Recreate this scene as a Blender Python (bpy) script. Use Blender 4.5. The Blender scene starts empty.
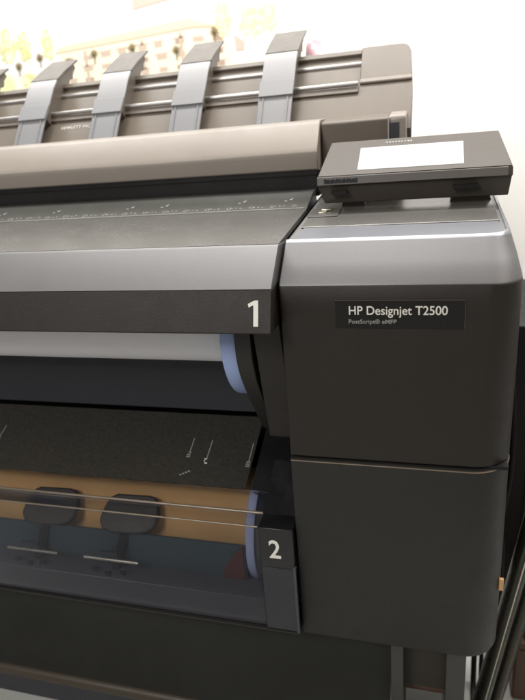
import bpy, bmesh, math, random
from mathutils import Vector, Matrix
random.seed(7)
sc = bpy.context.scene
COL = sc.collection

# ------------------------------------------------------------------ materials
def new_mat(name):
    m = bpy.data.materials.new(name); m.use_nodes = True
    nt = m.node_tree; b = nt.nodes['Principled BSDF']
    return m, nt, b

def plastic(name, col, rough=0.45, metal=0.0, grain=0.0, grain_scale=1200.0, var=0.06, coat=0.0, spec=0.5, smudge=0.08):
    """moulded plastic / paint: slight colour mottling, smudged gloss and a fine moulded grain"""
    m, nt, b = new_mat(name)
    N, L = nt.nodes, nt.links
    tc = N.new('ShaderNodeTexCoord')
    n1 = N.new('ShaderNodeTexNoise'); n1.inputs['Scale'].default_value = 9.0; n1.inputs['Detail'].default_value = 5
    L.new(tc.outputs['Object'], n1.inputs['Vector'])
    mx = N.new('ShaderNodeMix'); mx.data_type = 'RGBA'
    mx.inputs[6].default_value = (*[c*(1-var) for c in col], 1); mx.inputs[7].default_value = (*[min(1, c*(1+var)) for c in col], 1)
    L.new(n1.outputs['Fac'], mx.inputs[0])
    n4 = N.new('ShaderNodeTexNoise'); n4.inputs['Scale'].default_value = 900; n4.inputs['Detail'].default_value = 3
    L.new(tc.outputs['Object'], n4.inputs['Vector'])
    m4 = N.new('ShaderNodeMapRange'); m4.inputs['From Min'].default_value = .3; m4.inputs['From Max'].default_value = .7
    sp = .22 if grain > .3 else .07
    m4.inputs['To Min'].default_value = 1-sp; m4.inputs['To Max'].default_value = 1+sp
    L.new(n4.outputs['Fac'], m4.inputs['Value'])
    vm = N.new('ShaderNodeVectorMath'); vm.operation = 'SCALE'
    L.new(mx.outputs[2], vm.inputs[0]); L.new(m4.outputs['Result'], vm.inputs['Scale']); L.new(vm.outputs[0], b.inputs['Base Color'])
    mr = N.new('ShaderNodeMapRange'); mr.inputs['From Min'].default_value = .3; mr.inputs['From Max'].default_value = .7
    mr.inputs['To Min'].default_value = max(.02, rough-smudge); mr.inputs['To Max'].default_value = min(1, rough+smudge)
    n2 = N.new('ShaderNodeTexNoise'); n2.inputs['Scale'].default_value = 22.0; n2.inputs['Detail'].default_value = 8; n2.inputs['Roughness'].default_value = .65
    L.new(tc.outputs['Object'], n2.inputs['Vector'])
    L.new(n2.outputs['Fac'], mr.inputs['Value']); L.new(mr.outputs['Result'], b.inputs['Roughness'])
    b.inputs['Metallic'].default_value = metal
    b.inputs['Specular IOR Level'].default_value = spec
    b.inputs['Coat Weight'].default_value = coat
    b.inputs['Coat Roughness'].default_value = .12
    if grain > 0:
        n3 = N.new('ShaderNodeTexNoise'); n3.inputs['Scale'].default_value = grain_scale; n3.inputs['Detail'].default_value = 2
        L.new(tc.outputs['Object'], n3.inputs['Vector'])
        bp = N.new('ShaderNodeBump'); bp.inputs['Strength'].default_value = grain; bp.inputs['Distance'].default_value = .0006
        L.new(n3.outputs['Fac'], bp.inputs['Height']); L.new(bp.outputs['Normal'], b.inputs['Normal'])
    return m

def smoky(name, tint, gloss=0.10, rough=0.12):
    m, nt, b = new_mat(name)
    N, L = nt.nodes, nt.links
    out = N['Material Output']
    tr = N.new('ShaderNodeBsdfTransparent'); tr.inputs['Color'].default_value = (*tint, 1)
    gl = N.new('ShaderNodeBsdfGlossy'); gl.inputs['Roughness'].default_value = rough; gl.inputs['Color'].default_value = (.9, .93, 1, 1)
    fr = N.new('ShaderNodeFresnel'); fr.inputs['IOR'].default_value = 1.16
    df = N.new('ShaderNodeBsdfDiffuse'); df.inputs['Color'].default_value = (.10, .115, .14, 1)
    m1 = N.new('ShaderNodeMixShader'); m1.inputs[0].default_value = gloss
    L.new(tr.outputs[0], m1.inputs[1]); L.new(df.outputs[0], m1.inputs[2])
    m2 = N.new('ShaderNodeMixShader')
    L.new(fr.outputs[0], m2.inputs[0]); L.new(m1.outputs[0], m2.inputs[1]); L.new(gl.outputs[0], m2.inputs[2])
    L.new(m2.outputs[0], out.inputs['Surface'])
    nt.nodes.remove(b)
    return m

def emis(name, col, s):
    m, nt, b = new_mat(name)
    b.inputs['Base Color'].default_value = (.02, .02, .02, 1)
    b.inputs['Emission Color'].default_value = (*col, 1); b.inputs['Emission Strength'].default_value = s
    b.inputs['Roughness'].default_value = .2
    return m

M = {}
M['dark'] = plastic('dark_moulded_plastic', (.022, .0185, .0155), .43, grain=.6, spec=.38)
M['dark2'] = plastic('dark_lower_plastic', (.022, .0218, .0195), .43, grain=.6, spec=.40)
M['black'] = plastic('black_plastic', (.010, .010, .010), .45, grain=.2, spec=.3)
M['gloss_black'] = plastic('satin_black', (.012, .012, .013), .28, spec=.5)
M['silver'] = plastic('silver_paint', (.185, .185, .190), .47, metal=.5, grain=.12, grain_scale=2600, smudge=.02, var=.02)
M['accent'] = plastic('blue_silver_strip', (.20, .21, .24), .38, metal=.5, smudge=.02, var=.02)
M['deck'] = plastic('grey_satin_deck', (.120, .118, .110), .26, metal=.15, grain=.05, spec=.75, smudge=.03, var=.03)
M['band'] = plastic('smoked_band', (.075, .077, .070), .24, metal=.1, spec=.6, smudge=.04)
M['beige'] = plastic('beige_grey_shell', (.275, .245, .215), .42, grain=.15)
M['taupe'] = plastic('taupe_shell', (.150, .127, .102), .40, grain=.15)
M['taupe_dark'] = plastic('dark_taupe_shell', (.13, .108, .088), .42, grain=.15)
M['strap'] = plastic('pale_blue_grey_strap', (.225, .229, .24), .38, var=.02, spec=.5, smudge=.01)
M['strap_cap'] = plastic('grey_strap_cap', (.085, .076, .064), .40)
M['chrome'] = plastic('polished_rod', (.45, .44, .43), .32, metal=.55, smudge=.0)
M['steel'] = plastic('worn_steel_bar', (.62, .60, .52), .30, metal=1.0)
M['dull_rod'] = plastic('dull_clear_rod', (.26, .22, .17), .35, metal=.4)
M['split_highlight'] = plastic('split_highlight_tan', (.20, .16, .12), .4, metal=.3)  # lighter tan: highlight of the housing split put into colour
M['paper'] = plastic('white_paper', (.90, .89, .92), .75, var=.02, spec=.2)
M['kraft'] = plastic('brown_paper', (.66, .42, .17), .62, var=.24, spec=.3)
M['blue'] = plastic('blue_hub_plastic', (.33, .42, .70), .42, var=.04)
M['blue_pale'] = plastic('pale_blue_hub_plastic', (.42, .50, .74), .45, var=.06)
M['pad'] = plastic('roll_pad_plastic', (.028, .022, .016), .5)
M['teal'] = plastic('teal_grey_tray', (.040, .070, .085), .55)
M['slate'] = plastic('slate_panel', (.030, .032, .040), .5, grain=.1)
M['lip'] = plastic('drawer_lip', (.055, .057, .066), .42, grain=.15)
M['red'] = plastic('red_end_label', (.10, .022, .018), .5)
M['white'] = plastic('white_print', (.86, .85, .80), .6, var=.02)
M['cream'] = plastic('cream_print', (.78, .77, .71), .6, var=.02)
M['faint'] = plastic('faint_grey_print', (.30, .31, .29), .5, var=.15)
M['plate'] = plastic('name_plate_black', (.012, .012, .011), .30, spec=.4)
M['bezel'] = plastic('panel_bezel', (.060, .050, .040), .40, spec=.35)
M['panel_body'] = plastic('panel_body', (.050, .042, .034), .5)
M['bezel_edge'] = plastic('panel_bevel', (.13, .12, .112), .35)
M['screen'] = emis('lit_screen', (1.0, .985, .95), 1.05)
M['tube_brown'] = plastic('brown_bin_tube', (.055, .043, .030), .45, spec=.4)
M['grey_leg'] = plastic('grey_leg_metal', (.060, .060, .055), .45, metal=.2)
M['brown_leg'] = plastic('brown_leg_panel', (.028, .023, .018), .5)
M['orange'] = plastic('orange_tag', (.55, .33, .15), .5)
M['tripod'] = plastic('worn_black_tube', (.050, .045, .033), .28, metal=.5, spec=.6, smudge=.15)
M['rust'] = plastic('reddish_brown_case', (.11, .060, .042), .6)
M['wall'] = plastic('white_wall_paint', (.86, .84, .82), .85, var=.01, spec=.2)
M['pgrey'] = plastic('pale_grey_panel', (.50, .50, .48), .6)
def fabric_mat():
    m = plastic('dark_bin_fabric', (.020, .021, .018), .85, spec=.2)
    nt = m.node_tree; N, L = nt.nodes, nt.links; b = N['Principled BSDF']
    tc = N.new('ShaderNodeTexCoord'); w = N.new('ShaderNodeTexWave'); w.inputs['Scale'].default_value = 400; w.inputs['Distortion'].default_value = 1.5
    L.new(tc.outputs['Object'], w.inputs['Vector'])
    bp = N.new('ShaderNodeBump'); bp.inputs['Strength'].default_value = .2; bp.inputs['Distance'].default_value = .0005
    L.new(w.outputs['Fac'], bp.inputs['Height']); L.new(bp.outputs['Normal'], b.inputs['Normal'])
    b.inputs['Sheen Weight'].default_value = .15
    return m
M['fabric'] = fabric_mat()
def flap_mat():
    """dark platen with a dusty, worn surface"""
    m, nt, b = new_mat('dusty_platen'); N, L = nt.nodes, nt.links
    tc = N.new('ShaderNodeTexCoord'); n = N.new('ShaderNodeTexNoise'); n.inputs['Scale'].default_value = 160; n.inputs['Detail'].default_value = 10; n.inputs['Roughness'].default_value = .7
    L.new(tc.outputs['Object'], n.inputs['Vector'])
    r = N.new('ShaderNodeValToRGB'); r.color_ramp.elements[0].position = .38; r.color_ramp.elements[0].color = (.022, .021, .017, 1)
    r.color_ramp.elements[1].position = .75; r.color_ramp.elements[1].color = (.048, .044, .035, 1)
    L.new(n.outputs['Fac'], r.inputs[0]); L.new(r.outputs[0], b.inputs['Base Color'])
    b.inputs['Roughness'].default_value = .48
    v = N.new('ShaderNodeTexNoise'); v.inputs['Scale'].default_value = 900
    L.new(tc.outputs['Object'], v.inputs['Vector'])
    bp = N.new('ShaderNodeBump'); bp.inputs['Strength'].default_value = .4; bp.inputs['Distance'].default_value = .0008
    L.new(v.outputs['Fac'], bp.inputs['Height']); L.new(bp.outputs['Normal'], b.inputs['Normal'])
    return m
M['flap'] = flap_mat()
M['glass'] = smoky('smoky_window', (.86, .85, .86), .055, .2)
M['glass_edge'] = smoky('clear_edge', (.9, .9, .88), .25, .25)
def floor_mat():
    m, nt, b = new_mat('grey_floor'); N, L = nt.nodes, nt.links
    tc = N.new('ShaderNodeTexCoord'); n = N.new('ShaderNodeTexNoise'); n.inputs['Scale'].default_value = 3; n.inputs['Detail'].default_value = 8
    L.new(tc.outputs['Object'], n.inputs['Vector'])
    r = N.new('ShaderNodeValToRGB'); r.color_ramp.elements[0].position = .3; r.color_ramp.elements[0].color = (.36, .37, .35, 1)
    r.color_ramp.elements[1].position = .7; r.color_ramp.elements[1].color = (.46, .47, .45, 1)
    L.new(n.outputs['Fac'], r.inputs[0]); L.new(r.outputs[0], b.inputs['Base Color']); b.inputs['Roughness'].default_value = .4
    return m
M['floor'] = floor_mat()

# ------------------------------------------------------------------ helpers
def obj(name, bm, mats, parent=None, bevel=0.0, seg=2, loc=None, sharp=35):
    if not isinstance(mats, (list, tuple)): mats = [mats]
    bmesh.ops.recalc_face_normals(bm, faces=bm.faces[:])
    for f in bm.faces: f.smooth = True
    for e in bm.edges:
        if len(e.link_faces) != 2 or e.calc_face_angle(9) > math.radians(sharp): e.smooth = False
    me = bpy.data.meshes.new(name); bm.to_mesh(me); bm.free()
    for m in mats: me.materials.append(M[m] if isinstance(m, str) else m)
    o = bpy.data.objects.new(name, me); COL.objects.link(o)
    if parent is not None: o.parent = parent; o.matrix_parent_inverse = Matrix.Identity(4)
    if loc: o.location = loc
    if bevel > 0:
        b = o.modifiers.new('bevel', 'BEVEL'); b.width = bevel; b.segments = seg; b.limit_method = 'ANGLE'; b.angle_limit = math.radians(30)
        b.harden_normals = False
    return o

def prism(prof, x0, x1, bm=None, mat=0):
    """extrude a (Y,Z) outline along X"""
    bm = bm or bmesh.new()
    a = [bm.verts.new((x0, y, z)) for y, z in prof]; b = [bm.verts.new((x1, y, z)) for y, z in prof]
    n = len(prof); fs = []
    for i in range(n): fs.append(bm.faces.new((a[i], a[(i+1) % n], b[(i+1) % n], b[i])))
    fs.append(bm.faces.new(a[::-1])); fs.append(bm.faces.new(b))
    for f in fs: f.material_index = mat
    return bm

def box(x0, x1, y0, y1, z0, z1, bm=None, mat=0):
    return prism([(y0, z0), (y1, z0), (y1, z1), (y0, z1)], x0, x1, bm, mat)

def sheet(path, x0, x1, t, bm=None, mat=0, nx=1):
    """thin bent plate following a (Y,Z) path, thickness t"""
    up = []; dn = []
    n = len(path)
    for i, (y, z) in enumerate(path):
        p0 = Vector(path[max(0, i-1)]); p1 = Vector(path[min(n-1, i+1)])
        d = (p1-p0).normalized(); nn = Vector((-d.y, d.x))
        up.append((y+nn.x*t/2, z+nn.y*t/2)); dn.append((y-nn.x*t/2, z-nn.y*t/2))
    return prism(up+dn[::-1], x0, x1, bm, mat)

def tube(pts, r, bm=None, mat=0, n=16, caps=True, ref=None):
    bm = bm or bmesh.new()
    pts = [Vector(p) for p in pts]; rings = []
    up = Vector((0, 0, 1))
    for i, p in enumerate(pts):
        d = (pts[min(i+1, len(pts)-1)]-pts[max(i-1, 0)]).normalized()
        u = d.cross(ref or (up if abs(d.dot(up)) < .95 else Vector((0, 1, 0)))).normalized(); v = d.cross(u)
        rr = r[i] if isinstance(r, (list, tuple)) else r
        rings.append([bm.verts.new(p+u*math.cos(2*math.pi*k/n)*rr+v*math.sin(2*math.pi*k/n)*rr) for k in range(n)])
    for a, b in zip(rings, rings[1:]):
        for k in range(n):
            f = bm.faces.new((a[k], a[(k+1) % n], b[(k+1) % n], b[k])); f.material_index = mat
    if caps:
        for rg in (rings[0], rings[-1]):
            f = bm.faces.new(rg); f.material_index = mat
    return bm

def xlathe(cy, cz, prof, bm=None, mat=0, n=96):
    """revolve (x, radius) pairs about an axis parallel to X"""
    bm = bm or bmesh.new(); rings = []
    for x, r in prof:
        rings.append([bm.verts.new((x, cy+math.cos(2*math.pi*k/n)*r, cz+math.sin(2*math.pi*k/n)*r)) for k in range(n)])
    for a, b in zip(rings, rings[1:]):
        for k in range(n):
            f = bm.faces.new((a[k], a[(k+1) % n], b[(k+1) % n], b[k])); f.material_index = mat
    for rg in (rings[0], rings[-1]):
        f = bm.faces.new(rg); f.material_index = mat
    return bm

def text_bm(s, size, mtx, bm=None, mat=0, depth=.0003, sx=1.0, bold=.0, space=1.0):
    cu = bpy.data.curves.new('t', 'FONT'); cu.body = s; cu.size = size; cu.extrude = depth; cu.offset = bold; cu.space_character = space
    o = bpy.data.objects.new('t', cu); COL.objects.link(o)
    bpy.context.view_layer.update()
    me = bpy.data.meshes.new_from_object(o.evaluated_get(bpy.context.evaluated_depsgraph_get()))
    bpy.data.objects.remove(o); bpy.data.curves.remove(cu)
    me.transform(mtx @ Matrix.Diagonal((sx, 1, 1, 1)))
    bm = bm or bmesh.new(); k = len(bm.faces)
    bm.from_mesh(me); bm.faces.ensure_lookup_table()
    for f in bm.faces[k:]: f.material_index = mat
    bpy.data.meshes.remove(me)
    return bm

def front_mtx(x, y, z, lean=0.0):
    """text standing on a face that looks to -Y, leaning back by lean"""
    return Matrix.Translation((x, y, z)) @ Matrix.Rotation(math.radians(90)-lean, 4, 'X')

def empty(name, loc=(0, 0, 0)):
    o = bpy.data.objects.new(name, None); COL.objects.link(o); o.location = loc; o.empty_display_size = .05
    return o
def tag(o, label=None, cat=None, group=None, kind=None):
    if label: o['label'] = label
    if cat: o['category'] = cat
    if group: o['group'] = group
    if kind: o['kind'] = kind
    return o
def copy_tree(o, parent=None):
    c = o.copy(); COL.objects.link(c)
    if parent is not None: c.parent = parent
    for ch in list(o.children): copy_tree(ch, c)
    return c

FLOOR = -1.05
# ------------------------------------------------------------------ setting
bm = bmesh.new()
vs = [bm.verts.new(p) for p in ((-6, -4, FLOOR), (5, -4, FLOOR), (5, 3, FLOOR), (-6, 3, FLOOR))]; bm.faces.new(vs)
tag(obj('floor', bm, 'floor'), kind='structure')
tag(obj('wall', box(-6, 5, 1.5, 1.62, FLOOR, 2.4), 'wall'), kind='structure')

# poster on the wall: an aerial rendering of a pale block of flats among trees
def poster():
    cols = {'sheet': (.86, .86, .82), 'roof': (.88, .81, .50), 'face': (.86, .80, .62), 'win': (.44, .33, .26), 'tree': (.66, .66, .34), 'leaf': (.84, .82, .56),
            'tree2': (.80, .86, .44), 'palm': (.26, .20, .11), 'brick': (.66, .50, .42), 'road': (.85, .83, .68), 'win2': (.56, .46, .37)}
    keys = list(cols); mats = [plastic('poster_'+k, cols[k], .7, var=.05, spec=.2) for k in keys]
    mi = {k: i for i, k in enumerate(keys)}
    bm = box(-2.05, -.02, 1.4925, 1.4992, .22, .98, mat=0)
    def poly(pts, k, lay):
        y = 1.4922-.00012*lay
        f = bm.faces.new([bm.verts.new((x, y, z)) for x, z in pts]); f.material_index = mi[k]
    def blob(cx, cz, rx, rz, k, lay, j=.22, n=26):
        ph = [random.random()*6.28 for _ in range(3)]
        pts = []
        for i in range(n):
            a = 2*math.pi*i/n; w = 1+j*(.5*math.sin(3*a+ph[0])+.35*math.sin(5*a+ph[1])+.3*math.sin(8*a+ph[2]))
            pts.append((cx+rx*w*math.cos(a), cz+rz*w*math.sin(a)))
        poly(pts, k, lay)
    # ground strip, flats: face, roof
    poly([(-1.60, .26), (-.30, .26), (-.34, .44), (-1.60, .49)], 'road', 1)
    def F(u, v):       # u along the block 0..1, v up the block 0..1
        x = -1.20+.70*u; zb = .37+.0*u; zt = .545+.035*u-.10*max(0, u-.78)
        return (x, zb+(zt-zb)*v)
    poly([F(0, 0), F(.8, 0), F(1, 0), F(1, 1), F(.8, 1), F(0, 1)], 'face', 2)
    poly([F(-.01, 1), F(.8, 1), F(1.0, 1), (-.53, .558), (-.66, .598), (-1.19, .562)], 'roof', 3)
    poly([F(-.01, .96), F(.8, .96), F(1.0, .96), F(1, 1), F(.8, 1), F(-.01, 1)], 'win2', 4)
    for c in range(9):
        for r in range(4):
            u0 = .045+c*.108+random.uniform(-.008, .008); v0 = .12+r*.21
            wd = .05+random.uniform(-.008, .012)
            k = random.choice(['win', 'win2', 'win2'])
            poly([F(u0, v0), F(u0+wd, v0), F(u0+wd, v0+.085), F(u0, v0+.085)], k, 5)
            if random.random() < .5: poly([F(u0-.012, v0+.09), F(u0+wd+.012, v0+.09), F(u0+wd+.012, v0+.115), F(u0-.012, v0+.115)], 'brick', 6)
    for c in (.16, .50, .72): poly([F(c, .02), F(c+.018, .02), F(c+.018, .93), F(c, .93)], 'win2', 6)
    for x, z, rx, rz, k in ((-1.42, .585, .045, .07, 'tree'), (-1.34, .575, .032, .055, 'tree'), (-1.235, .575, .030, .055, 'tree'), (-1.50, .60, .05, .06, 'tree'),
                            (-.525, .575, .030, .06, 'tree2'), (-.42, .56, .055, .05, 'tree2'), (-.36, .565, .035, .04, 'tree2'), (-1.33, .45, .05, .04, 'tree'),
                            (-1.25, .44, .04, .03, 'tree'), (-1.46, .46, .05, .04, 'tree2')):
        for q in range(60):
            a = random.uniform(0, 6.28); h = random.uniform(0, 1)**.6
            blob(x+h*math.cos(a)*rx*.85, z+h*math.sin(a)*rz*.9, random.uniform(.005, .011), random.uniform(.006, .013), k if random.random() < .6 else 'leaf', 7+q*.05, n=9)
    for x, z in ((-1.381, .513), (-1.045, .524), (-.8855, .527), (-.712, .502), (-1.16, .508), (-.56, .545), (-1.28, .535)):
        n = 18; pts = []
        for i in range(n):
            a = 2*math.pi*i/n; rr = (.021 if i % 2 else .010)*random.uniform(.8, 1.15); pts.append((x+rr*math.cos(a), z+rr*math.sin(a)))
        poly(pts, 'palm', 12)
        poly([(x-.003, z-.035), (x+.003, z-.035), (x+.003, z), (x-.003, z)], 'palm', 12)
    poly([(-.86, .648), (-.86, .74), (-.62, .74), (-.70, .665)], 'brick', 8)
    poly([(-.485, .475), (-.455, .475), (-.45, .50), (-.49, .53)], 'brick', 8)
    o = obj('poster', bm, mats)
    # pink awning patch beside the rim of the output stacker
    return o
tag(poster(), 'pale poster of flats among yellow green trees, on the white wall', 'poster')
# crumpled pink and white sheet of paper lying behind the rim
bm = bmesh.new()
g = [[None]*9 for _ in range(5)]
for i in range(9):
    for j in range(5):
        g[j][i] = bm.verts.new((-.064+i*.0102+j*.001, .59+j*.005+random.uniform(-.003, .003), .330+j/4*(.041-.0024*i)+random.uniform(-.002, .002)))
for i in range(8):
    for j in range(4): bm.faces.new((g[j][i], g[j][i+1], g[j+1][i+1], g[j+1][i])).material_index = 0 if (i+j) % 3 else 1
M['pink'] = plastic('pink_print', (.85, .55, .62), .6, var=.15)
pk = obj('paper_sheet', bm, ['pink', 'paper'])
sm = pk.modifiers.new('solid', 'SOLIDIFY'); sm.thickness = .0012
tag(pk, 'crumpled pink and white sheet behind the stacker rim, right of the rightmost strap', 'paper')

# ------------------------------------------------------------------ the printer
PR = empty('large_format_printer', (0, 0, 0))
tag(PR, 'large black and silver wide format printer with control screen and bays numbered 1 and 2', 'printer')

def ring(bm, x1, yf, r, z, slope=0.0, yb=.46, n=10, rl=.003, x0=0.0, r2=None):
    """plan outline of the ink module: square left front corner, large round right front corner"""
    pts = [(x0, yb), (x0, yf+rl), (x0+rl*.3, yf+rl*.3), (x0+rl, yf)]
    for k in range(n+1):
        a = -math.pi/2+math.pi/2*k/n
        pts.append((x1-r+r*math.cos(a), yf+r+r*math.sin(a)))
    pts.append((x1, yb))
    return [bm.verts.new((x, y, z+slope*(y-yf))) for x, y in pts]
def loft(bm, rings, mats=None, cap0=True, cap1=True):
    n = len(rings[0])
    for i, (a, b) in enumerate(zip(rings, rings[1:])):
        for k in range(n):
            f = bm.faces.new((a[k], a[(k+1) % n], b[(k+1) % n], b[k])); f.material_index = mats[i] if mats else 0
    if cap0: bm.faces.new(rings[0][::-1])
    if cap1: bm.faces.new(rings[-1])

W = .3090
bm = bmesh.new()
R_ = [ring(bm, W-.002, .0020, 0.0530, -.2592), ring(bm, W, .0, 0.0530, -.2570), ring(bm, W+.0005, 0, 0.0510, -.15), ring(bm, W, 0, 0.0450, -.03), ring(bm, W-.0003, 0, 0.0410, -.0012), ring(bm, W-.0008, .0008, 0.0410, .0)]
loft(bm, R_)
upper = obj('upper_housing', bm, 'dark', PR)
bm = bmesh.new()
R_ = [ring(bm, W-.0008, .0008, 0.0410, .0003), ring(bm, W-.001, .0022, 0.0410, .0030), ring(bm, W-.006, .028, 0.0390, .026), ring(bm, W-.0125, .0535, 0.0330, .0485),
      ring(bm, W-.0135, .0565, 0.0310, .0510, .04), ring(bm, W-.0155, .0590, 0.0290, .0521, .092), ring(bm, W-.0180, .0620, 0.0270, .0515, .095), ring(bm, W-.0190, .0630, 0.0260, .0490, .095)]
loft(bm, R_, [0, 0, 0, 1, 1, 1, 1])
M['lip_highlight'] = plastic('highlight_lip', (.30, .31, .34), .34, metal=.6, smudge=.01)  # brighter than the silver: the lip's highlight is in its colour
shoulder = obj('silver_shoulder', bm, ['silver', 'lip_highlight'], upper)
# inset accent strip and deck plate (they lie in the shallow tray behind the silver lip)
def decky(y, lift=0.0): return .0490+.095*(y-.063)+lift
bm = prism([(.0655, decky(.0655, .0004)), (.128, decky(.128, .0004)), (.128, decky(.128, .0012)), (.0655, decky(.0655, .0012))], .0125, W-.024)
obj('accent_strip', bm, 'accent', upper)
bm = prism([(.1285, decky(.1285, .0005)), (.42, decky(.42, .0005)), (.42, decky(.42, .0028)), (.130, decky(.13, .0028)), (.1285, decky(.1285, .0018))], .0075, W-.023)
obj('deck_plate', bm, 'deck', upper, bevel=.0006)
# latch plate with its small lug
bm = box(.0060, .054, 0, .055, 0, .0016); box(.020, .0335, .020, .0345, .0016, .0030, bm, 1); box(.024, .040, .030, .036, .0030, .0052, bm, 1)
o = obj('latch_plate', bm, ['deck', 'steel'], upper, bevel=.0006)
o.location = (0, .185, decky(.185, .0030)); o.rotation_euler.x = math.atan(.095)
# name plate with the lettering
bm = box(.0755, .2395, -.0012, .001, -.0575, -.0190, mat=0)
text_bm('HP Designjet T2500', .0168, front_mtx(.0925, -.0014, -.0388), bm, 1, .0002, sx=.915, bold=.00012)
text_bm('PostScript® eMFP', .0080, front_mtx(.0925, -.0014, -.0510), bm, 2, .0002, sx=1.06, bold=.00006)
# thin engraved frame line of the plate
for a in ((.0755, .2395, -.0195, -.0190), (.2390, .2395, -.0575, -.0190)):
    box(a[0], a[1], -.0017, -.0010, a[2], a[3], bm, 3)
M['plate_edge'] = plastic('plate_edge', (.16, .145, .125), .3, metal=.4)
obj('name_plate', bm, ['plate', 'cream', 'faint', 'plate_edge'], upper)

bm = bmesh.new()
R_ = [ring(bm, W-.006, .005, 0.0490, -.6030), ring(bm, W-.002, .0015, 0.0520, -.6005), ring(bm, W-.0005, 0, 0.0530, -.5960), ring(bm, W+.0004, -.0005, 0.0540, -.45), ring(bm, W+.0002, -.0028, 0.0560, -.2668),
      ring(bm, W-.0002, -.0020, 0.0550, -.2646), ring(bm, W-.001, .0008, 0.0530, -.2630), ring(bm, W-.004, .004, 0.0500, -.2626)]
loft(bm, R_)
lower = obj('lower_housing', bm, 'dark2', PR)
bm = bmesh.new(); box(.004, W-.006, .008, .40, -.2640, -.2585, bm)
obj('housing_gap', bm, 'black', PR)
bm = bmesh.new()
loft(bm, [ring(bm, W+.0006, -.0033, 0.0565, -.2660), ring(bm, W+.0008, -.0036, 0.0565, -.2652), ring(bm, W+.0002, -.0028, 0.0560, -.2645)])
obj('split_highlight_ring', bm, 'split_highlight', lower)  # added strip, a painted highlight along the lower housing's top edge
bm = box(W-.004, W+.0030, .030, .036, -.489, -.468)
obj('latch_tag', bm, 'orange', lower, bevel=.001)

# ---- roll cover with number 1
XL = -1.15; XR = -.0048
prof = [(-.0368, -.0535), (-.0210, .0012), (-.0200, .0030)]
bm = prism([(-.0385, -.0545), (-.0365, -.0560), (.10, -.0560), (.10, .001), (-.0212, .001)], XL, XR)
cover = obj('roll_cover', bm, 'dark', PR, bevel=.0010)
bm = prism([(-.0212, .0014), (.10, .0014), (.10, .045), (.040, .0495), (.0345, .0505), (.0300, .0478)], XL, XR)
obj('silver_band', bm, 'silver', cover, bevel=.0008)
bm = prism([(.0375, .0508), (.040, .0455), (.20, .0455), (.245, .060), (.245, .0700)], XL, XR-.0012)
obj('cover_deck', bm, 'deck', cover, bevel=.0006)
bm = prism([(.2455, .060), (.34, .060), (.34, .0930), (.31, .0912), (.2455, .0703)], XL, XR-.0015)
sb = obj('scan_band', bm, 'band', cover)
# printed ruler line, arrows and ring marks, lying on the band
def on_band(y): return .0703+(y-.2455)*.324+.0004
ang = math.atan(.324)
bm = bmesh.new()
def flat(x, y, pts, mat=0):
    f = bm.faces.new([bm.verts.new((x+u, y+v, on_band(y+v))) for u, v in pts]); f.material_index = mat
flat(0, .2485, [(XL, -.0006), (-.012, -.0006), (-.012, .0006), (XL, .0006)], 1)
x = -.03; i = 0
while x > -.95:
    if i % 4 == 0:
        n = 12
        for k in range(n):
            a0, a1 = 2*math.pi*k/n, 2*math.pi*(k+1)/n
            if (k+i) % 5 == 0: continue
            flat(x, .2575, [(.0042*math.cos(a0), .0040*math.sin(a0)), (.0042*math.cos(a1), .0040*math.sin(a1)), (.0032*math.cos(a1), .0030*math.sin(a1)), (.0032*math.cos(a0), .0030*math.sin(a0))], 1)
        x -= .017
    else:
        w = random.uniform(.002, .005)
        flat(x, .2585+random.uniform(-.0015, .0015), [(-w, -.001), (0, -.001), (0, .0006), (-w, .0006)], 1)
        x -= w+.0045
    i += 1
for ax in (-.040, -.125, -.275, -.345, -.505, -.63, -.76):
    flat(ax, .283, [(-.004, -.003), (.001, -.003), (.003, .005)], 1)
    flat(ax-.009, .277, [(-.002, -.001), (.003, -.001), (.003, .001), (-.002, .001)], 1)
obj('ruler_marks', bm, ['faint2', 'faint'] if False else ['cream', 'faint'], sb)
# "1"
lean = math.atan2(.0172, .0557)
bm = bmesh.new()
one = [(.0085, 0), (.0150, 0), (.0150, .0345), (.0100, .0345), (.0008, .0300), (.0020, .0252), (.0085, .0285)]
fm = Matrix.Translation((-.0372, -.0362, -.0450)) @ Matrix.Rotation(math.radians(90)-lean, 4, 'X')
ra = [bm.verts.new(fm @ Vector((x, z, .0004))) for x, z in one]; rb = [bm.verts.new(fm @ Vector((x, z, -.0004))) for x, z in one]
bm.faces.new(ra); bm.faces.new(rb[::-1])
for i in range(7): bm.faces.new((ra[i], rb[i], rb[(i+1) % 7], ra[(i+1) % 7]))
obj('number_mark', bm, 'white', cover)

# ---- scanner lid with its dark throat
bm = prism([(.3400, .080), (.3375, .096), (.3375, .130), (.46, .130), (.46, .080)], XL, -.001)
thr = obj('scanner_throat', bm, 'gloss_black', PR, bevel=.002)
bm = box(XL, -.002, .3325, .3380, .1185, .1220); obj('throat_trim', bm, 'black', thr)
bm = prism([(.3400, .1240), (.3330, .1275), (.3285, .1500), (.3290, .1570), (.3340, .1640), (.3680, .2030), (.3740, .2075), (.3850, .2100), (.47, .2120), (.47, .1240)], XL, 0.0)
lid = obj('scanner_lid', bm, 'beige', PR, bevel=.0015)
# end block right of the lid
bm = prism([(.372, .095), (.372, .2005), (.3760, .2045), (.47, .2150), (.47, .095)], .0022, .1200)
eb = obj('lid_end_block', bm, 'taupe_dark', PR, bevel=.0015)
bm = prism([(.368, .095), (.368, .2015), (.3735, .2070), (.47, .2165), (.47, .095)], .1202, .1500)
obj('end_cap', bm, 'beige', eb, bevel=.004, seg=3)
bm = prism([(.3655, .10), (.3655, .1950), (.3690, .1950), (.3690, .10)], .1235, .1385)
obj('cap_slot', bm, 'slate', eb, bevel=.001)
bm = box(.1195, .1220, .362, .372, .12, .203); obj('hinge_rib', bm, 'chrome', eb, bevel=.0005)

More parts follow.
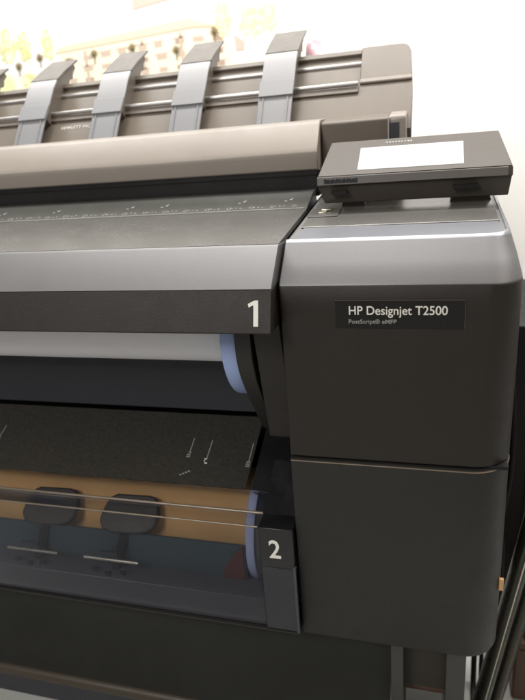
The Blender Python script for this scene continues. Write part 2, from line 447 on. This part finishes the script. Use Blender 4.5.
# ---- output stacker: leaning shell with recesses, rods and straps
def lean_pt(s, off=0.0):
    """s metres up the leaning face, off metres behind it"""
    d = Vector((.110, .128)).normalized(); n = Vector((d.y, -d.x))
    return (.425+d.x*s+n.x*off, .205+d.y*s+n.y*off)
ST = empty('output_stacker'); ST.parent = PR
def slab(s0, s1, o0, o1, x0, x1, bm=None, mat=0):
    p = [lean_pt(s0, o0), lean_pt(s1, o0), lean_pt(s1, o1), lean_pt(s0, o1)]
    return prism(p, x0, x1, bm, mat)
S_LOW, S_TOP = .080, .171
bm = bmesh.new()
slab(-.03, S_LOW, 0, .03, XL, .1570, bm)                       # lower apron
slab(S_LOW, S_TOP-.006, .010, .03, XL, .060, bm)              # floor of the recess
slab(S_TOP-.012, S_TOP, .004, .03, XL, .060, bm)              # top rim
apron = obj('stacker_shell', bm, 'taupe', PR, bevel=.0015)
bpy.data.objects.remove(ST)
# right wing with rounded outer corner
bm = bmesh.new()
outl = [(.0602, S_LOW+.0005), (.1568, S_LOW+.0005), (.1545, .125), (.1530, .150), (.1490, .162), (.1430, .1685), (.1350, .171), (.0602, .171)]
a = []; b = []
for x, s in outl:
    y, z = lean_pt(s, 0); a.append(bm.verts.new((x, y, z))); y, z = lean_pt(s, .03); b.append(bm.verts.new((x, y, z)))
bm.faces.new(a); bm.faces.new(b[::-1])
for i in range(len(a)): bm.faces.new((a[i], b[i], b[(i+1) % len(a)], a[(i+1) % len(a)]))
obj('side_wing', bm, 'taupe', apron, bevel=.0015)
bm = slab(.080, .090, -.0045, .0010, .0602, .1560); obj('wing_ledge', bm, 'beige', apron, bevel=.0022, seg=3)
# polished rods
for s, off, xe in ((.078, -.006, .058), (.140, .010, .0595)):
    y, z = lean_pt(s, off)
    obj('rod', tube([(XL, y, z), (xe, y, z)], .0042, n=20), 'chrome', apron)
y, z = lean_pt(.066, -.0004)
bm = slab(.060, .072, -.004, .0, XL, .0585); obj('rod_ledge', bm, 'taupe_dark', apron, bevel=.001)
# lettering on the apron
d = Vector((.110, .128)).normalized(); lean2 = math.atan2(d.x, d.y)
y, z = lean_pt(.0385, -.0006)
bm = text_bm('HEWLETT·PACKARD', .0108, front_mtx(-.5760, y, z, lean2), None, 0, .0002, sx=.86, space=1.25)
obj('lettering', bm, 'cream', apron)
# straps
def make_strap(xc, parent):
    w = .0325
    path = [(.395, .203), (.436, .258), (.458, .284), (.487, .320), (.507, .3385)]
    bm = sheet(path, xc-w, xc+w, .004)
    sheet([(.4085, .203), (.446, .2535), (.467, .2785)], xc-w-.006, xc-w, .003, bm, 1)
    sheet([(.432, .2575), (.4555, .2860)], xc-w-.001, xc+w+.001, .0060, bm, 0)
    s = obj('stacker_strap', bm, ['strap', 'strap'], parent, bevel=.0008)
    # ribs down the strap
    for xx in (-.024, .024): obj('strap_rib', sheet([(.393, .2045), (.4335, .2585)], xc+xx-.0012, xc+xx+.0012, .0026), 'strap', s)
    b3 = sheet([(.5055, .3385), (.545, .3590), (.603, .3850)], xc-w-.0008, xc+w+.0008, .0045)
    obj('strap_cap', b3, 'strap_cap', s, bevel=.001)
    # side cheek carrying the strap, jagged under the cap
    b4 = prism([(.445, .262), (.507, .336), (.560, .3600), (.596, .3760), (.600, .368), (.588, .360), (.582, .345), (.568, .342), (.556, .322), (.540, .318), (.520, .290), (.485, .262), (.46, .245)], xc-w+.008, xc+w-.006)
    obj('strap_cheek', b4, 'taupe_dark', s, bevel=.0015)
    return s
s0 = make_strap(0, apron); s0.location = (-.0930, 0, 0)
for xx in (-.2735, -.4520, -.6310, -.8180):
    c = copy_tree(s0, apron); c.location = (xx, 0, 0)

# ---- control panel
cp_prof = [(.2180, .1080), (.2195, .1205), (.3120, .1690), (.3200, .1660), (.3120, .1500), (.2600, .1080), (.2500, .0800), (.2360, .0780), (.2240, .1065)]
bm = bmesh.new()
def tap(y): # slight taper of the sides towards the back
    k = max(0, (y-.22))/.09; return .0184+.0100*k, .3100-.0138*k
va = []; vb = []
for y, z in cp_prof:
    x0, x1 = tap(y)
    if z < .10: x0 += .006; x1 -= .0005
    va.append(bm.verts.new((x0, y, z))); vb.append(bm.verts.new((x1, y, z)))
n = len(cp_prof)
for i in range(n): bm.faces.new((va[i], va[(i+1) % n], vb[(i+1) % n], vb[i]))
bm.faces.new(va[::-1]); bm.faces.new(vb)
cp = obj('control_panel', bm, 'panel_body', PR, bevel=.0015, seg=3)
def pface(y, x, lift): # point on the sloping face
    return (x, y-lift*.46, .1205+(y-.2195)*.5243+lift*.89)
def pquad(bm, y0, y1, xa, xb, lift, th, mat=0, taper=True):
    def cx(y, x): 
        if not taper: return x
        a, b = tap(y); a0, b0 = tap(.22); return a+(x-a0)/(b0-a0)*(b-a)
    P = [pface(y0, cx(y0, xa), lift), pface(y0, cx(y0, xb), lift), pface(y1, cx(y1, xb), lift), pface(y1, cx(y1, xa), lift)]
    Q = [pface(y0, cx(y0, xa), lift-th), pface(y0, cx(y0, xb), lift-th), pface(y1, cx(y1, xb), lift-th), pface(y1, cx(y1, xa), lift-th)]
    p = [bm.verts.new(v) for v in P]; q = [bm.verts.new(v) for v in Q]
    fs = [bm.faces.new(p), bm.faces.new(q[::-1])]
    for i in range(4): fs.append(bm.faces.new((p[i], q[i], q[(i+1) % 4], p[(i+1) % 4])))
    for f in fs: f.material_index = mat
    return bm
obj('panel_face', pquad(bmesh.new(), .2205, .3110, .0200, .3085, .0016, .003), 'bezel', cp, bevel=.0008)
scr = obj('screen', pquad(bmesh.new(), .2320, .2886, .0812, .2414, .0024, .0015, taper=False), 'screen', cp)
bm = bmesh.new(); random.seed(3)
for i in range(9): pquad(bm, .2985, .3020, .120+i*.0052, .120+i*.0052+random.uniform(.0022, .0040), .0020, .0006)
obj('panel_print', bm, 'faint', cp)
bm = prism([(.2166, .1085), (.2184, .1208), (.2205, .1215), (.2195, .1085)], .0186, .3035)
bv = obj('panel_bevel', bm, 'bezel_edge', cp, bevel=.0008)
bm = bmesh.new()
for i in range(22):
    x = .030+i*.0024; box(x, x+random.uniform(.0010, .0020), .2152, .2175, .1115, .1175+random.uniform(-.002, .0008), bm)
obj('bevel_print', bm, 'slate', bv)  # bars stand in for unreadable lettering on the bevel
for x0, x1 in ((.050, .092), (.222, .286)):
    bm = prism([(.252, .0630), (.252, .0815), (.262, .0900), (.300, .0900), (.300, .0630)], x0, x1)
    va = bm.verts
    for v in bm.verts:
        if v.co.z > .078: v.co.x += .005 if v.co.x < (x0+x1)/2 else -.005
    obj('panel_foot', bm, 'bezel', cp, bevel=.001)
for x0, x1 in ((.040, .066), (.226, .262)):
    obj('foot_slot', box(x0, x1, .2180, .2300, .0935, .0985), 'black', cp)

# ---- first roll bay: dark back, side bracket
bm = sheet([(.225, .0), (.222, -.15), (.212, -.296)], XL, -.004, .004); obj('bay_back', bm, 'slate', PR)
bm = prism([(.225, -.302), (.40, -.302), (.40, -.30), (.225, -.297)], XL, -.004); obj('bay_ledge', bm, 'black', PR)
bm = prism([(.014, -.0565), (.060, -.262), (.075, -.2680), (.24, -.30), (.24, -.0565)], -.0480, -.0060)
br = obj('side_bracket', bm, 'dark', PR, bevel=.002)
bm = prism([(.024, -.0565), (.026, -.118), (.040, -.158), (.066, -.200), (.130, -.286), (.170, -.288), (.20, -.22), (.20, -.0565)], -.0790, -.0545)
obj('bracket_plate', bm, 'dark2', br, bevel=.0015)

# ---- drawer with number 2
bm = prism([(-.012, -.5870), (-.012, -.3855), (.0, -.3845), (.0235, -.3845), (.075, -.352), (.11, -.334), (.11, -.56), (.03, -.587)], -.0580, -.0022)
cap = obj('drawer_cap', bm, 'gloss_black', PR, bevel=.0012)
bm = text_bm('2', .0480, front_mtx(-.0435, -.0124, -.4405), None, 0, .0003, sx=.86, bold=.0006)
obj('number_mark', bm, 'white', cap)
bm = box(-.0570, -.0030, -.0128, -.0115, -.5860, -.4600); obj('cap_insert', bm, 'slate', cap)
bm = box(-.0050, -.0008, -.0150, -.0110, -.5870, -.4560); box(-.0050, .0004, -.0165, -.0110, -.4560, -.4530, bm); obj('cap_trim', bm, 'steel' if False else 'lip', cap)
for k, xx in enumerate((-.050, -.040)):
    pass
bm = prism([(.0235, -.3835), (.075, -.3505), (.21, -.298), (.21, -.31), (.075, -.36), (.03, -.388)], -.0895, -.0600)
# sloped platen flap
fl_path = [(.0600, -.36696), (.2, -.302)]
bm.free()
def fl(y): return -.302-(.2-y)*.464+.0017
def flap_mark(bm, x, y0, y1, w, x2=None, mat=0):
    x2 = x if x2 is None else x2
    f = bm.faces.new([bm.verts.new(p) for p in ((x-w, y0, fl(y0)), (x+w, y0, fl(y0)), (x2+w, y1, fl(y1)), (x2-w, y1, fl(y1)))]); f.material_index = mat
bm = sheet(fl_path, XL, -.0985, .0022, mat=2); random.seed(11)
for x0, ya, yb, m in ((-.219, .118, .147, 1), (-.183, .108, .146, 0), (-.1045, .108, .145, 1), (-.632, .122, .149, 1), (-.80, .11, .147, 1)):
    flap_mark(bm, x0, ya, yb, .00075, mat=1)
    for k in range(3):
        for j in range(3):
            if random.random() < .75: flap_mark(bm, x0-.003+k*.0025, ya-.009+j*.004, ya-.0065+j*.004, .0011, mat=0 if m == 0 else 1)
for k in range(4): flap_mark(bm, -.222+k*.0045, .074+k*.0025, .0765+k*.0025, .0019, mat=1)
flap = obj('platen_flap', bm, ['cream', 'faint', 'flap'], PR)
# sloping end piece right of the flap, over the hub
bm = prism([(.0600, -.3665), (.200, -.3025), (.30, -.30), (.30, -.36), (.09, -.40)], -.0885, -.0560)
prism([(.0235, -.3850), (.060, -.3665), (.200, -.3025), (.30, -.30), (.30, -.36), (.09, -.40)], -.0560, -.0050, bm)
obj('drawer_shoulder', bm, 'gloss_black', cap)
bm = box(-.1000+.042, -.055, .0, .0, 0, 0) if False else None
# window: smoky panels
bm = prism([(.0240, -.3860), (.0595, -.3690), (.0590, -.3680), (.0235, -.3848)], XL, -.0585)
win = obj('drawer_window', bm, 'glass', PR)
bm = box(XL, -.0585, -.0120, -.0095, -.5780, -.3872); obj('window_pane', bm, 'glass', win)
bm = box(XL, -.0585, -.0090, .0225, -.3868, -.3845); obj('window_top', bm, 'glass', win)
bm = tube([(XL, .0245, -.3848), (-.0590, .0245, -.3848)], .0024, n=12); obj('window_rod', bm, 'dull_rod', win)
bm = tube([(XL, -.0112, -.3853), (-.0590, -.0112, -.3853)], .0015, n=12); obj('window_rod', bm, 'dull_rod', win)
# tray and lip seen through the window
bm = prism([(.030, -.4600), (.034, -.4600), (.034, -.530), (.030, -.530)], XL, -.1000); tray = obj('inner_tray', bm, 'teal', PR)
obj('drawer_floor', box(XL, -.0585, .0345, .2995, -.5900, -.5840), 'black', PR)
bm = prism([(.004, -.5300), (.034, -.5290), (.034, -.5330), (.006, -.5880), (-.0065, -.5880), (-.0065, -.5350)], XL, -.0590); obj('drawer_lip', bm, 'lip', PR, bevel=.0012)
bm = box(XL, -.0022, -.0140, .035, -.5905, -.5785+-.0095); obj('drawer_sill', bm, 'dark2', PR)
# roll pads on stems with steel bars
def make_pad():
    e = obj('roll_pad', _pad_bm(), 'pad', PR, bevel=.003, seg=3)
    b = prism([(.010, -.528), (.036, -.442), (.044, -.442), (.018, -.530)], -.0140, .0060)
    for v in b.verts:
        k = (v.co.z+.528)/.086; v.co.x = v.co.x*(.75+.35*k)+(-.028)*(1-k)
    obj('pad_stem', b, 'black', e, bevel=.002)
    b = box(-.052, -.016, .004, .010, -.494, -.486); tube([(-.033, .006, -.500), (-.026, .010, -.478), (-.012, .010, -.478), (-.016, .006, -.500)], .0012, b, n=8)
    obj('pad_clip', b, 'slate', e, bevel=.001)
    obj('pad_bar', tube([(-.087, .0075, -.5045), (.022, .0075, -.5045)], .0034, n=14), 'steel', e)
    for xx, zz in ((-.070, -.519), (-.015, -.521), (-.045, -.526)): obj('pad_fixing', box(xx, xx+.010, -.004, .004, zz-.006, zz), 'black', e, bevel=.001)
    return e
def _pad_bm():
    bm = bmesh.new()
    # rounded outline in the plane of the pad: u across, s up the slope
    outl = [(-.050, 0), (-.058, .014), (-.057, .030), (-.050, .052), (-.044, .062), (-.034, .068), (.030, .070), (.042, .067), (.050, .056), (.054, .036), (.052, .014), (.040, .002), (.020, -.004), (-.030, -.006)]
    a = []; b = []
    for u, s in outl:
        y, z = .026+s*.66, -.4520+s*.66
        a.append(bm.verts.new((u, y-.004, z+.003))); b.append(bm.verts.new((u, y+.006, z-.006)))
    bm.faces.new(a); bm.faces.new(b[::-1])
    for i in range(len(a)): bm.faces.new((a[i], b[i], b[(i+1) % len(a)], a[(i+1) % len(a)]))
    return bm
pad = make_pad(); pad.location = (-.480, 0, 0)
c = copy_tree(pad, PR); c.location = (-.316, 0, 0)
c = copy_tree(pad, PR); c.location = (-.700, 0, 0)

# ---- the rolls, each with its blue hub
rl = empty('media_roll', (0, .15, -.1))
tag(rl, 'white paper roll with a bright blue end hub, loaded under the cover numbered 1', 'paper roll')
bm = xlathe(0, 0, [(XL+.06, .0655), (-.1030, .0655)]); obj('paper', bm, 'paper', rl)
def hub(r, x0, x1): return xlathe(0, 0, [(x0, r-.030), (x0, r-.003), (x0+.0012, r-.0008), (x0+.003, r), (x1-.003, r), (x1-.001, r-.001), (x1, r-.004), (x1-.002, r-.02), (x1-.002, .02), (x1+.008, .018)])
obj('hub', hub(.118, -.1060, -.0810), 'blue', rl)
r2 = empty('media_roll', (0, .145, -.485))
tag(r2, 'brown paper roll with pale blue hub behind the smoky window beside the number 2', 'paper roll')
bm = xlathe(0, 0, [(XL+.06, .0920), (-.1030, .0920)]); obj('paper', bm, 'kraft', r2)
obj('hub', hub(.113, -.1010, -.0835), 'blue_pale', r2)
bm = xlathe(0, 0, [(-.17, .1000), (-.1200, .1000)]) if False else bmesh.new()
fa = []; fb_ = []
for x, z in [(-.1025, -.045), (-.1025, .024), (-.112, .016), (-.124, .000), (-.136, -.018), (-.142, -.034), (-.140, -.045)]:
    fa.append(bm.verts.new((x, -.118, z))); fb_.append(bm.verts.new((x, -.114, z)))
bm.faces.new(fa); bm.faces.new(fb_[::-1])
for i in range(7): bm.faces.new((fa[i], fb_[i], fb_[(i+1) % 7], fa[(i+1) % 7]))
obj('end_label', bm, 'red', r2)

# ---- lower stand, bin fabric
bm = bmesh.new()
nx, ns = 60, 14; G = []
prof = [(.060, -.592), (.030, -.61), (.018, -.65), (.016, -.70), (.010, -.75), (.002, -.785), (-.004, -.800)]
def pr(t):
    t *= len(prof)-1; i = min(int(t), len(prof)-2); k = t-i
    return prof[i][0]*(1-k)+prof[i+1][0]*k, prof[i][1]*(1-k)+prof[i+1][1]*k
for i in range(nx+1):
    x = XL+(.142-XL)*i/nx; row = []
    for j in range(ns+1):
        t = j/ns; y, z = pr(t)
        y += (math.sin(x*9)*.010+math.sin(x*23+t*3)*.004)*math.sin(math.pi*t)+.03*math.sin(math.pi*t)
        row.append(bm.verts.new((x, y, z)))
    G.append(row)
for i in range(nx):
    for j in range(ns): bm.faces.new((G[i][j], G[i+1][j], G[i+1][j+1], G[i][j+1]))
fb = obj('bin_fabric', bm, 'fabric', PR, sharp=80); s_ = fb.modifiers.new('s', 'SOLIDIFY'); s_.thickness = .002
obj('bin_tube', tube([(XL, -.002, -.812), (.16, -.002, -.812)], .014, n=20), 'tube_brown', PR)
bm = prism([(.003, -.822), (.000, -.885), (.004, -.889), (.010, -.822)], XL, .16); obj('bin_hem', bm, 'slate', PR)
# leg: two grey side rails with a brown recessed panel
bm = box(.1430, .1640, .030, .16, FLOOR+.002, -.596); leg = obj('stand_leg', bm, 'grey_leg', PR, bevel=.002)
bm = box(.2330, .2640, .030, .16, FLOOR+.002, -.596); obj('leg_rail', bm, 'grey_leg', leg, bevel=.002)
bm = box(.1642, .2328, .060, .15, -.745, -.596); obj('leg_panel', bm, 'brown_leg', leg)
bm = xlathe(.10, -.755, [(.1642, .030), (.2328, .030)]); obj('leg_brace', bm, 'rust', leg)
bm = box(.135, .270, -.20, .42, FLOOR+.001, FLOOR+.035); obj('leg_foot', bm, 'grey_leg', leg, bevel=.006)
# carcass body behind everything so that no light leaks through the printer
bm = box(XL, -.004, .30, .46, -.587, .060); obj('back_body', bm, 'black', PR)

# ------------------------------------------------------------------ right of the printer
tp = empty('tripod', (.42, .35, FLOOR))
tag(tp, 'black tubular stand with splayed leaning legs beside the right side of the printer', 'stand')
def T(name, pts, r, mat='tripod'):
    o = obj(name, tube([Vector(p)-Vector((.42, .35, FLOOR)) for p in pts], r, n=18), mat, tp); return o
T('leg', [(.298, .20, -1.0), (.378, .20, -.46)], .0155)
T('leg', [(.331, .23, -1.0), (.415, .23, -.44)], .012)
T('leg', [(.352, .30, -1.05), (.46, .30, -.35)], .010)
T('pole', [(.420, .35, FLOOR), (.420, .35, -.02)], .015)
T('collar', [(.405, .26, -.48), (.400, .26, -.40)], .030, 'black')
T('rod', [(.308, .185, -.95), (.3745, .185, -.50)], .0018, 'steel')
T('pole_clamp', [(.420, .35, -.30), (.420, .35, -.24)], .024, 'black')
cable_labels = ('straight black cable hanging to the floor, nearest the grey printer leg',
                'straight black cable hanging to the floor, between its neighbour and the leaning tubes',
                'wavy black cable beside the right side of the printer, behind the orange tag')
cable_paths = ([(.296, -.10, FLOOR+.006), (.304, .22, FLOOR+.007), (.3080, .35, FLOOR+.02), (.3085, .36, -.85), (.3050, .35, -.70), (.308, .355, -.5), (.306, .35, -.2)],
               [(.318, -.10, FLOOR+.006), (.322, .22, FLOOR+.007), (.3245, .35, FLOOR+.02), (.3240, .36, -.90), (.3265, .35, -.75), (.318, .36, -.5), (.314, .35, -.2)],
               [(.345, .36, FLOOR+.006), (.343, .36, -.92), (.345, .36, -.86), (.350, .355, -.80), (.352, .36, -.68), (.345, .36, -.60), (.357, .36, -.48), (.352, .36, -.32), (.340, .36, -.2)])
for k in range(3):
    P_ = [Vector(p) for p in cable_paths[k]]; Q_ = []
    for i in range(len(P_)-1):
        p0, p1, p2, p3 = P_[max(0, i-1)], P_[i], P_[i+1], P_[min(len(P_)-1, i+2)]
        for t in (0, .25, .5, .75):
            Q_.append(.5*((2*p1)+(p2-p0)*t+(2*p0-5*p1+4*p2-p3)*t*t+(3*p1-p0-3*p2+p3)*t**3))
    Q_.append(P_[-1])
    tag(obj('power_cable', tube(Q_, (.0062, .0050, .0055)[k], n=12, ref=Vector((1, 0, 0))), 'black'), cable_labels[k], 'cable', 'cables hanging beside the printer')
o = obj('equipment_cabinet', box(.362, .95, .62, 1.05, FLOOR, -.255), 'black', bevel=.006)
tag(o, 'tall matte black cabinet standing at the right edge behind the printer', 'cabinet')
for i in range(1): pass
b = box(.43, .92, .612, .62, FLOOR+.08, -.32); obj('door', b, 'gloss_black', o, bevel=.002)
b = box(.46, .47, .60, .612, -.75, -.55); obj('handle', b, 'steel', o, bevel=.002)
o = obj('storage_case', box(.388, .60, .33, .52, FLOOR, -.90), 'rust', bevel=.006)
tag(o, 'low reddish brown case on the floor behind the leaning tubes', 'case')
obj('lid', box(.386, .602, .328, .522, -.8998, -.885), 'rust', o, bevel=.003)
# slim pale panel leaning by the wall at the right
o = obj('partition_board', box(.475, .80, 1.16, 1.18, FLOOR, .30), 'pgrey', bevel=.002)
tag(o, 'pale grey upright board in front of the white wall at the right edge', 'board')
obj('edge_trim', box(.470, .475, 1.155, 1.185, FLOOR, .305), 'paper', o)

# ------------------------------------------------------------------ light
def area(name, loc, target, size, power, col, sy=None):
    l = bpy.data.lights.new(name, 'AREA'); l.shape = 'RECTANGLE'; l.size = size; l.size_y = sy or size; l.energy = power; l.color = col
    o = bpy.data.objects.new(name, l); COL.objects.link(o); o.location = loc
    o.rotation_euler = (Vector(target)-Vector(loc)).to_track_quat('-Z', 'Y').to_euler()
    return o
area('area_lamp', (.0, .80, 1.95), (.0, 1.45, 0), 4.2, 125, (1, .97, .93), .35)  # added lamp, put in to overexpose the back wall
area('area_lamp', (-.2, .1, 1.9), (-.2, .2, 0), .9, 8.5, (1, .93, .84), .6)  # added soft overhead key for the printer's top surfaces
area('area_lamp', (-1.0, -2.2, 1.6), (-.2, 0, -.3), .9, 44, (1, .96, .92))  # front ceiling light, reaching the roll inside the drawer
area('area_lamp', (1.7, -.9, 1.5), (.15, 0, 0), .7, 9, (1, .82, .66))  # added weak lamp that warms the silver on the right
w = bpy.data.worlds.new('World'); sc.world = w; w.use_nodes = True
bg = w.node_tree.nodes['Background']; bg.inputs[0].default_value = (1, .95, .90, 1); bg.inputs[1].default_value = .22

# ------------------------------------------------------------------ camera
cd = bpy.data.cameras.new('camera'); cam = bpy.data.objects.new('camera', cd); COL.objects.link(cam); sc.camera = cam
rt = Vector((.9622838669, .2607356660, -.0776316426)); up = Vector((-.0191317976, .3495132839, .9367360560)); bk = Vector((.2713737897, -.8999207614, .3413193364))
m = Matrix((rt, up, bk)).transposed().to_4x4(); m.translation = Vector((.1980551256, -.7553420972, .1948468418)); cam.matrix_world = m
cd.sensor_fit = 'HORIZONTAL'; cd.sensor_width = 36; cd.lens = 595.746/525*36; cd.clip_start = .02; cd.clip_end = 50
cd.dof.use_dof = True; cd.dof.focus_distance = .86; cd.dof.aperture_fstop = 5.6
sc.view_settings.view_transform = 'Standard'; sc.view_settings.look = 'None'; sc.view_settings.exposure = 0; sc.view_settings.gamma = 1
sc.render.resolution_x = 768; sc.render.resolution_y = 1024
